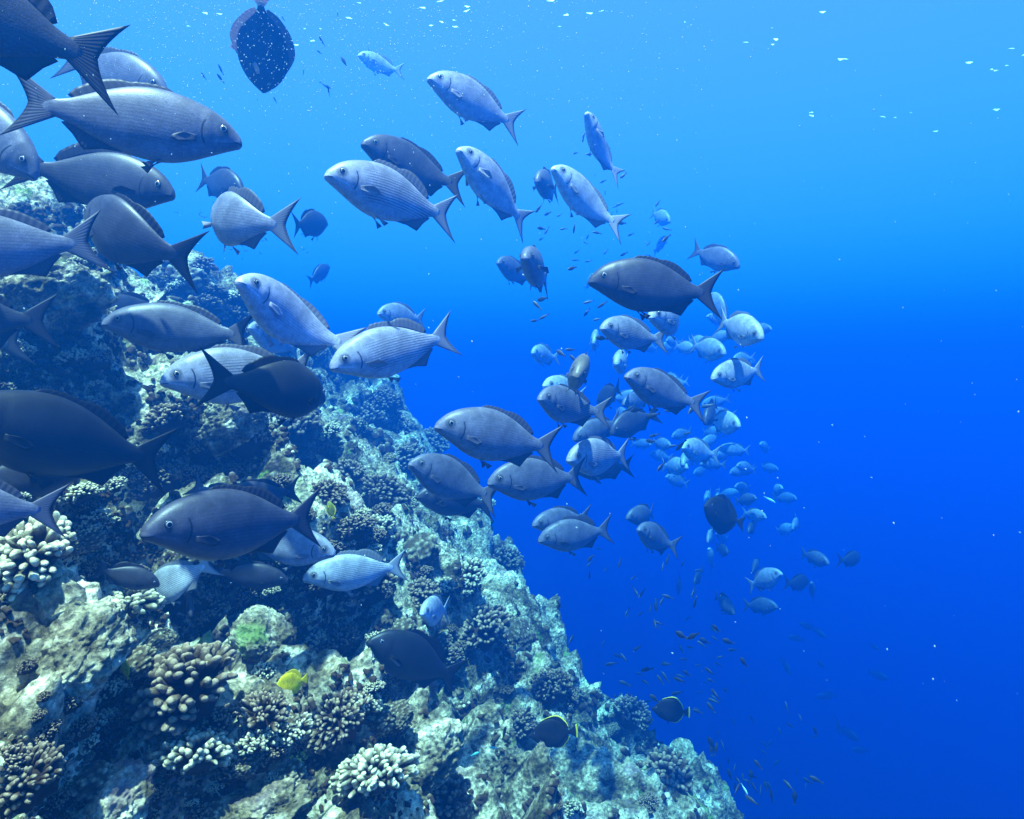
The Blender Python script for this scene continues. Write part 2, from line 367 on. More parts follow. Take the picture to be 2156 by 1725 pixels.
def sheet(pts_a,pts_b,n,th,yf=None):
    """a thin fin between a root line a and an edge line b (x,z pairs): thick at the root, sharp at the rim"""
    a=np.array(pts_a,float); b=np.array(pts_b,float); k=len(a); V_=[];Fc=[]
    for s in (1,-1):
        for i in range(k):
            for j in range(n+1):
                t=j/n; p=a[i]*(1-t)+b[i]*t; e=math.sin(math.pi*min(1,max(0,i/(k-1))))**.5
                y=s*(th*(1-t)**.7*(.3+.7*e)+.0006)+(yf(p[0],p[1],t) if yf else 0)
                V_.append((p[0],y,p[1]))
    def I(s,i,j): return s*k*(n+1)+i*(n+1)+j
    for i in range(k-1):
        for j in range(n):
            Fc.append((I(0,i,j),I(0,i+1,j),I(0,i+1,j+1),I(0,i,j+1))); Fc.append((I(1,i,j),I(1,i,j+1),I(1,i+1,j+1),I(1,i+1,j)))
        Fc.append((I(0,i,n),I(0,i+1,n),I(1,i+1,n),I(1,i,n))); Fc.append((I(0,i,0),I(1,i,0),I(1,i+1,0),I(0,i+1,0)))
    for i in (0,k-1):
        for j in range(n):
            q=(I(0,i,j),I(0,i,j+1),I(1,i,j+1),I(1,i,j)); Fc.append(q if i==0 else q[::-1])
    return np.array(V_),Fc
SPEC={
 'chub':dict(x=[0,.010,.03,.08,.15,.25,.35,.45,.55,.65,.75,.82,.88,.93],
   t=[.004,.030,.055,.104,.146,.180,.198,.199,.178,.138,.084,.046,.026,.024],
   b=[-.018,-.032,-.042,-.066,-.103,-.154,-.188,-.196,-.185,-.158,-.116,-.084,-.066,-.064],
   w=[.012,.026,.036,.055,.071,.084,.088,.084,.073,.056,.036,.022,.014,.007]),
 'surgeon':dict(x=[0,.012,.03,.08,.15,.25,.35,.45,.55,.65,.75,.82,.88,.93],
   t=[.0,.022,.045,.105,.165,.215,.238,.24,.225,.185,.115,.055,.03,.03],
   b=[-.02,-.035,-.055,-.105,-.16,-.21,-.235,-.242,-.232,-.195,-.115,-.055,-.03,-.03],
   w=[.010,.018,.026,.042,.055,.066,.068,.064,.055,.042,.028,.018,.012,.006]),
 'butterfly':dict(x=[0,.015,.05,.10,.16,.25,.35,.45,.55,.66,.76,.82,.86,.90],
   t=[.0,.018,.038,.085,.165,.255,.305,.325,.320,.270,.16,.078,.05,.048],
   b=[-.02,-.032,-.058,-.11,-.17,-.245,-.290,-.310,-.305,-.25,-.14,-.072,-.05,-.048],
   w=[.008,.014,.022,.036,.048,.060,.064,.060,.052,.040,.026,.016,.011,.006])}
def body(kind):
    sp=SPEC[kind]; T,B,Wd=(spl(sp['x'],sp[k]) for k in 'tbw'); n=46; K=28
    xs=np.concatenate([[0,.004,.009,.015,.022],np.linspace(.03,.93,n-5)]); V_=[];Fc=[]
    for x in xs:
        t,b,w=float(T(x)),float(B(x)),float(Wd(x)); c=(t+b)/2; h=(t-b)/2
        gill=1+.055*math.exp(-((x-.185)/.02)**2)-.05*math.exp(-((x-.212)/.012)**2)
        for k in range(K):
            an=2*math.pi*k/K; sy,cz=math.sin(an),math.cos(an)
            y=w*math.copysign(abs(sy)**.92,sy)*(gill if abs(cz)<.85 else 1); z=c+h*cz
            if x<.035: y*=1+.25*math.exp(-((z+.012)/.008)**2)*(x/.03)       # lips
            V_.append((x,y,z))
    m=len(xs)
    for i in range(m-1):
        for k in range(K): Fc.append((i*K+k,(i+1)*K+k,(i+1)*K+(k+1)%K,i*K+(k+1)%K))
    Fc.append(tuple(range(K))[::1]); Fc.append(tuple(range((m-1)*K,m*K))[::-1])
    return np.array(V_),Fc,T,B,Wd
def fin_sets(kind,T,B,Wd,var=0):
    out={}
    if kind=='chub':
        x=np.linspace(.32,.80,40); hgt=np.where(x<.54,.022*sst(.30,.36,x)*(.80+.20*np.abs(np.cos((x-.32)*70))),.020+.026*np.sin(np.clip((x-.54)/.26,0,1)*math.pi)**.8*1.0)*sst(.81,.775,x); hgt=hgt*(1+.7*var)
        out['dorsal_fin']=sheet(np.stack([x,T(x)-.012],1),np.stack([x+.028,T(x)+hgt],1),4,.006)
        x=np.linspace(.56,.82,22); rk=[.56,.63,.71,.77,.82]
        out['anal_fin']=sheet(np.stack([x,B(x)+.012],1),np.stack([np.interp(x,rk,[.575,.665,.750,.800,.850]),np.interp(x,rk,[float(B(.575))-.001,-.184,-.208,-.135,-.086])],1),5,.007)
        q=np.linspace(-1,1,25); root=np.stack([np.full(25,.872),-.020+q*.044],1); s=np.abs(q)
        edge=np.stack([.990+.020*s+.088*s**2.2,-.020+np.sign(q)*(.10*s+.100*s**1.8)],1)
    elif kind=='surgeon':
        x=np.linspace(.20,.84,40); hgt=.05*sst(.18,.45,x)*sst(.86,.78,x)+.012
        out['dorsal_fin']=sheet(np.stack([x,T(x)-.012],1),np.stack([x+.03,T(x)+hgt],1),4,.005)
        x=np.linspace(.36,.84,30); hgt=.05*sst(.32,.55,x)*sst(.86,.78,x)+.012
        out['anal_fin']=sheet(np.stack([x,B(x)+.012],1),np.stack([x+.03,B(x)-hgt],1),4,.005)
        q=np.linspace(-1,1,25); root=np.stack([np.full(25,.885),q*.028],1); s=np.abs(q)
        edge=np.stack([1.0+.04*s**1.5,np.sign(q)*(.04*s+.09*s**1.6)],1)
    else:
        x=np.linspace(.26,.83,40); hgt=(.03+.07*sst(.3,.72,x))*sst(.85,.79,x)+.006
        out['dorsal_fin']=sheet(np.stack([x,T(x)-.014],1),np.stack([x+.035,T(x)+hgt],1),5,.005)
        x=np.linspace(.50,.83,30); hgt=(.02+.07*sst(.5,.72,x))*sst(.85,.79,x)+.006
        out['anal_fin']=sheet(np.stack([x,B(x)+.014],1),np.stack([x+.035,B(x)-hgt],1),5,.005)
        q=np.linspace(-1,1,21); root=np.stack([np.full(21,.875),q*.046],1); s=np.abs(q)
        edge=np.stack([1.045-.01*s,q*.165],1)
    V_,Fc=sheet(root,edge,7,.010); 
    V_[:,1]*=np.where(V_[:,0]<.93,1,1); out['tail_fin']=(V_,Fc)
    for sd in (1,-1):
        # pectoral fin: a blade folded back along the flank
        k=9; a=np.linspace(-1,1,k); L=.125
        ra=np.stack([np.full(k,.235),-.045+a*.016],1); eb=np.stack([.235+L*(1-.35*np.abs(a+.25)**1.6),-.062+a*.030],1)
        yf=lambda x,z,t,sd=sd: sd*(float(Wd(.25))*.97+.003+(.016+.055*var)*t)
        out['pectoral_fin%d'%sd]=sheet(ra,eb,5,.003,yf)
        ra=np.stack([np.linspace(.36,.41,k),B(np.linspace(.36,.41,k))+.014],1); eb=np.stack([np.linspace(.47,.435,k)+.02,B(.42)-np.linspace(.030,.060,k)],1)
        yf=lambda x,z,t,sd=sd: sd*(.016+.035*t)
        out['pelvic_fin%d'%sd]=sheet(ra,eb,4,.003,yf)
    return out
def eye_mesh(kind,sd,Wd,T,B):
    ex,ez,r=(.105,.044,.0225) if kind=='chub' else (.135,.052,.020)
    c=(float(T(ex))+float(B(ex)))/2; h=(float(T(ex))-float(B(ex)))/2; cz=(ez-c)/h; y0=float(Wd(ex))*math.sqrt(max(.05,1-cz*cz))
    bm=bmesh.new(); bmesh.ops.create_uvsphere(bm,u_segments=20,v_segments=14,radius=r)
    P=np.array([v.co[:] for v in bm.verts]); rest=P/r; P[:,1]*=.55; P+=np.array((ex,sd*(y0-.0058),ez)); Fc=[[v.index for v in f.verts] for f in bm.faces]; bm.free()
    return P,Fc,rest
# ---- fish skin: 'rest' holds each point's place on the unbent fish (x 0 nose..1 tail, z up)
def fish_mat(name,stripes=.45,head=True,pale=False,edge=None):
    m,n,p=mat(name); a=vec_attr(n,'rest'); oi_=n.nodes.new('ShaderNodeObjectInfo'); sx=n.nodes.new('ShaderNodeSeparateXYZ'); n.links.new(a.outputs['Vector'],sx.inputs[0]); X,Z=sx.outputs[0],sx.outputs[2]
    co=a.outputs['Vector']; n1=tex(n,co,9,3); n2=tex(n,co,60,2); n3=tex(n,co,26,3)
    MR=lambda v,lo,hi,o0=0,o1=1: _mr(n,v,lo,hi,o0,o1)
    zb=MR(Z,-.20,.20)                                        # dark back, pale belly
    shade=ramp(n,zb,[(0,(1.22,1.22,1.22)),(.35,(1.05,1.05,1.05)),(.75,(.92,.92,.92)),(1,(.72,.72,.72))])
    col=mix(n,1.0,oi_.outputs['Color'],shade,'MULTIPLY')
    col=mix(n,1.0,col,ramp(n,n1,[(.3,(.70,.70,.70)),(.7,(1.18,1.18,1.18))]),'MULTIPLY')
    if stripes:
        # fine lengthwise lines that follow the flank, wavering a little
        zz=math_(n,'ADD',Z,math_(n,'MULTIPLY',math_(n,'SUBTRACT',n1,.5),.010)); prof=math_(n,'MULTIPLY',math_(n,'POWER',math_(n,'ABSOLUTE',math_(n,'SUBTRACT',X,.45)),2.0),.18)
        sg=math_(n,'ADD',zz,math_(n,'MULTIPLY',prof,1.0)); w=math_(n,'SINE',math_(n,'MULTIPLY',sg,2*math.pi*52)); w=math_(n,'MULTIPLY',MR(w,-.2,1,0,1),MR(n3,.22,.50))
        mk=math_(n,'MULTIPLY',MR(X,.22,.34),MR(X,.93,.80)); mk=math_(n,'MULTIPLY',mk,math_(n,'MULTIPLY',MR(Z,.15,.06),MR(Z,-.15,-.08)))
        col=mix(n,math_(n,'MULTIPLY',math_(n,'MULTIPLY',w,mk),min(1,stripes)),col,mix(n,1.0,col,(.26,.26,.30) if stripes>.6 else (.42,.42,.46),'MULTIPLY'))
    col=mix(n,1.0,col,ramp(n,n3,[(.32,(.80,.80,.80)),(.68,(1.16,1.16,1.16))]),'MULTIPLY')
    if head:
        # edge of the gill cover, cheek stripe, mouth
        dx=math_(n,'SUBTRACT',X,.120); dz=math_(n,'MULTIPLY',math_(n,'SUBTRACT',Z,.005),.82); rr=math_(n,'SQRT',math_(n,'ADD',math_(n,'MULTIPLY',dx,dx),math_(n,'MULTIPLY',dz,dz)))
        g=MR(math_(n,'ABSOLUTE',math_(n,'SUBTRACT',rr,.093)),.0065,.003); g=math_(n,'MULTIPLY',g,MR(X,.165,.185)); g=math_(n,'MULTIPLY',g,math_(n,'MULTIPLY',MR(Z,.075,.06),MR(Z,-.075,-.05)))
        col=mix(n,math_(n,'MULTIPLY',g,.9),col,(.010,.010,.012))
        ck=math_(n,'ADD',math_(n,'MULTIPLY',math_(n,'SUBTRACT',X,.02),-.24),-.004); ck=MR(math_(n,'ABSOLUTE',math_(n,'SUBTRACT',Z,ck)),.009,.004); ck=math_(n,'MULTIPLY',ck,math_(n,'MULTIPLY',MR(X,.025,.04),MR(X,.165,.13)))
        col=mix(n,math_(n,'MULTIPLY',ck,.8),col,mix(n,1.0,col,(1.7,1.7,1.7),'MULTIPLY'))
        lp=math_(n,'MULTIPLY',MR(X,.030,.012),MR(Z,.016,.004)); col=mix(n,math_(n,'MULTIPLY',lp,.8),col,mix(n,1.0,col,(1.5,1.4,1.35),'MULTIPLY'))
        mo=MR(math_(n,'ABSOLUTE',math_(n,'ADD',Z,.0135)),.0042,.002); mo=math_(n,'MULTIPLY',mo,MR(X,.052,.038)); col=mix(n,math_(n,'MULTIPLY',mo,.85),col,(.012,.010,.012))
        ed=math_(n,'SQRT',math_(n,'ADD',math_(n,'POWER',math_(n,'SUBTRACT',X,.100),2.0),math_(n,'POWER',math_(n,'SUBTRACT',Z,.040),2.0))); col=mix(n,math_(n,'MULTIPLY',MR(ed,.050,.028),.62),col,(.03,.03,.035))
    sc=n.nodes.new('ShaderNodeTexVoronoi'); sc.inputs['Scale'].default_value=140; n.links.new(co,sc.inputs['Vector'])
    col=mix(n,.65,col,mix(n,1.0,col,ramp(n,sc.outputs['Distance'],[(.15,(1.15,1.15,1.15)),(.6,(.65,.65,.65))]),'MULTIPLY'))
    n.links.new(col,p.inputs['Base Color']); p.inputs['Roughness'].default_value=.45 if stripes else .65; p.inputs['Specular IOR Level'].default_value=.35 if stripes else .15; p.inputs['Metallic'].default_value=.0
    bump(n,p,math_(n,'ADD',math_(n,'MULTIPLY',sc.outputs['Distance'],.6),math_(n,'MULTIPLY',n2,.5)),.10,.003)
    return m
def _mr(n,v,lo,hi,o0=0,o1=1):
    x=n.nodes.new('ShaderNodeMapRange'); x.interpolation_type='SMOOTHSTEP'; x.inputs[3].default_value=o0; x.inputs[4].default_value=o1
    x.inputs[1].default_value=min(lo,hi); x.inputs[2].default_value=max(lo,hi)
    if lo>hi: x.inputs[3].default_value,x.inputs[4].default_value=o1,o0
    n.links.new(v,x.inputs[0]); return x.outputs[0]
def fin_mat(name,tone=(.62,.60,.58),edge=(.35,.35,.38),trans=.25,trim=None,rear=(-2,-1)):
    m,n,p=mat(name); a=vec_attr(n,'rest'); r=vec_attr(n,'rim'); oi_=n.nodes.new('ShaderNodeObjectInfo'); co=a.outputs['Vector']; sx=n.nodes.new('ShaderNodeSeparateXYZ'); n.links.new(co,sx.inputs[0])
    sr=n.nodes.new('ShaderNodeSeparateXYZ'); n.links.new(r.outputs['Vector'],sr.inputs[0]); U,T_=sr.outputs[0],sr.outputs[1]
    col=mix(n,1.0,oi_.outputs['Color'],tone,'MULTIPLY')
    w=math_(n,'SINE',math_(n,'MULTIPLY',U,2*math.pi*15)); ry=_mr(n,w,-.6,1); col=mix(n,math_(n,'MULTIPLY',ry,.35),col,mix(n,1.0,col,(.62,.62,.64),'MULTIPLY'))
    col=mix(n,_mr(n,T_,.72,.97),col,mix(n,1.0,col,edge,'MULTIPLY') if trim is None else (1.0,1.0,1.0,))if trim is None else mix(n,_mr(n,T_,.78,.84),col,trim)
    n.links.new(col,p.inputs['Base Color']); p.inputs['Roughness'].default_value=.5; p.inputs['Specular IOR Level'].default_value=.3
    bump(n,p,w,.12,.003)
    tr=n.nodes.new('ShaderNodeBsdfTranslucent'); n.links.new(col,tr.inputs[0]); ms=n.nodes.new('ShaderNodeMixShader'); ms.inputs[0].default_value=trans
    n.links.new(p.outputs[0],ms.inputs[1]); n.links.new(tr.outputs[0],ms.inputs[2]); n.links.new(ms.outputs[0],n.nodes['Material Output'].inputs['Surface'])
    return m
def eye_mat():
    m,n,p=mat('fish_eye'); a=vec_attr(n,'rest'); sx=n.nodes.new('ShaderNodeSeparateXYZ'); n.links.new(a.outputs['Vector'],sx.inputs[0])
    r=math_(n,'SQRT',math_(n,'ADD',math_(n,'MULTIPLY',sx.outputs[0],sx.outputs[0]),math_(n,'MULTIPLY',sx.outputs[2],sx.outputs[2])))
    c=ramp(n,r,[(.0,(.004,.004,.006)),(.52,(.004,.004,.006)),(.57,(.46,.45,.42)),(.66,(.36,.35,.33)),(.76,(.06,.05,.045)),(1,(.02,.02,.025))]); n.links.new(c,p.inputs['Base Color']); p.inputs['Roughness'].default_value=.12
    return m
M_CHUB=fish_mat('chub_skin'); M_STR=fish_mat('striped_chub_skin',.95); M_PLAIN=fish_mat('plain_fish_skin',0.0,False); M_TAIL=fin_mat('tail_fin_skin',(.80,.77,.74),(.22,.22,.25),.22); M_FIN=fin_mat('fin_skin',(.40,.39,.39),(.5,.5,.5),.2); M_SIDE=fin_mat('side_fin_skin',(.72,.70,.70),(.8,.8,.8),.3); M_PALEFIN=fin_mat('pale_fin_skin',(1.25,1.15,1.1),(.9,.9,.9),.35)
M_EYE=eye_mat(); M_TRIM=fin_mat('yellow_rimmed_fin_skin',(.8,.8,.8),trans=.05,trim=(1.0,.80,.02)); M_TRIMR=fin_mat('yellow_rear_rim_fin_skin',(.8,.8,.8),trans=.05,trim=(1.0,.80,.02),rear=(.62,.72))
BEND=(-1.2,-.75,-.38,0,.38,.75,1.2)
def fish_proto(kind,bend,skin,fins,tail,pecs=None,var=0):
    f=bender(bend); out=[]
    V_,Fc,T,B,Wd=body(kind)
    out.append(('body',mesh_from(kind+'_body',f(V_),Fc,skin,True,{'rest':('FLOAT_VECTOR',V_)})))
    for nm,(v,fc) in fin_sets(kind,T,B,Wd,var).items():
        base=nm.rstrip('-1'); m=tail if base=='tail_fin' else fins
        if base=='pelvic_fin' or base=='pectoral_fin': m=pecs or fins
        k=len(v)//2; cols={'dorsal_fin':40,'anal_fin':22 if kind=='chub' else 30,'tail_fin':21 if kind=='butterfly' else 25}.get(base,9); rows=k//cols
        ii=np.arange(len(v))%k; rim=np.stack([(ii//rows)/(cols-1),(ii%rows)/(rows-1),0*ii],1)
        out.append((base,mesh_from(kind+'_'+base,f(v),fc,m,True,{'rest':('FLOAT_VECTOR',v),'rim':('FLOAT_VECTOR',rim)})))
    for sd in (1,-1):
        v,fc,rest=eye_mesh(kind,sd,Wd,T,B); out.append(('eye',mesh_from(kind+'_eye',f(v),fc,M_EYE,True,{'rest':('FLOAT_VECTOR',rest)})))
    return out
_pc={}; vr=random.Random(8)
def proto(kind,b,style,var=0):
    k=(kind,b,style,var)
    if k not in _pc:
        if kind=='chub': _pc[k]=fish_proto(kind,b,M_STR if style=='s' else M_CHUB,M_FIN,M_TAIL,M_PALEFIN if style=='p' else M_SIDE,var)
        elif style=='o': _pc[k]=fish_proto(kind,b,M_PLAIN,M_PALEFIN,M_PALEFIN,M_PALEFIN)
        elif kind=='surgeon' or style=='y': _pc[k]=fish_proto(kind,b,M_PLAIN,M_PLAINFIN,M_PLAINFIN,M_PLAINFIN)
        else: _pc[k]=fish_proto(kind,b,M_PLAIN,M_TRIMR,M_TRIM,M_FIN)
    return _pc[k]
M_PLAINFIN=fin_mat('plain_fin_skin',(.95,.95,.95),(.8,.8,.8),.2)
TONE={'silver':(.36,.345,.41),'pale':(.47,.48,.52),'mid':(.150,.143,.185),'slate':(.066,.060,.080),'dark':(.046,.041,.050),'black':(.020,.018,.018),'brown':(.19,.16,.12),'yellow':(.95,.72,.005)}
def place(nx,ny,fx,fy,h,s,L=.40,up=None,ratio=.41,roll=0,dist=None):
    """where a fish of length L is and how it is turned: (nose, tail fork, body depth) as seen, s = +1 head nearer, -1 tail nearer"""
    ln=math.hypot(nx-fx,ny-fy); c=min(1,ln*ratio/h); y=F*L*ratio/h if c<1 else F*L/ln
    if dist: y=dist
    d=ray((nx+fx)/2,(ny+fy)/2); hd=hit((nx+fx)/2,(ny+fy)/2)
    lim=hd[0].y-.16*L/.4 if hd[0] is not None else 1e9
    k=1.0
    if y>lim: k=lim/y; y=lim
    pos=d*(y/1.0); v=d.normalized()
    a=ray(nx,ny).normalized()-ray(fx,fy).normalized(); a=(a-v*a.dot(v)).normalized(); ph=s*math.acos(c)
    hdg=(a*math.cos(ph)-v*math.sin(ph)).normalized()
    U=Vector((0,0,1)) if up is None else (Vector((up[0],0,up[1])))
    z=(U-hdg*U.dot(hdg)).normalized(); yv=z.cross(hdg).normalized()
    M=Matrix((hdg,yv,z)).transposed().to_4x4(); M=M@Matrix.Rotation(R(roll),4,'X')
    return pos,M.to_quaternion(),L*k,a
def add_fish(kind,nm,spec,tone,bend,label,cat,group=None,style='',up=None,roll=0,L=.40,dist=None,tint=None):
    pos,q,l,a=place(*spec,L=L,up=up,roll=roll,ratio={'chub':.41,'surgeon':.48,'butterfly':.63}[kind],dist=dist)
    side=1 if a.x<0 else -1                                  # facing left: the fish's left flank is towards us
    b=min(BEND,key=lambda x:abs(x-bend*side*(-1 if spec[5]>0 else 1)))   # + swings the tail into the picture plane
    r=bpy.data.objects.new(nm,None); COL.objects.link(r); r.empty_display_size=.05; r.location=pos; r.rotation_mode='QUATERNION'; r.rotation_quaternion=q; r.scale=(l,l*vr.uniform(.90,1.12),l*vr.uniform(.93,1.08))
    tag(r,label,cat,group); var=int(vr.random()<.22); c=TONE[tone]; v=vr.uniform(.85,1.18)
    for pn,me in proto(kind,b,style,var if kind=='chub' else 0):
        o=link(pn,me,r); o.color=(c[0]*v,c[1]*v,c[2]*v,1)
        if tint and pn in tint: o.color=(*tint[pn],1)
    return r
G1='chubs of the big school'
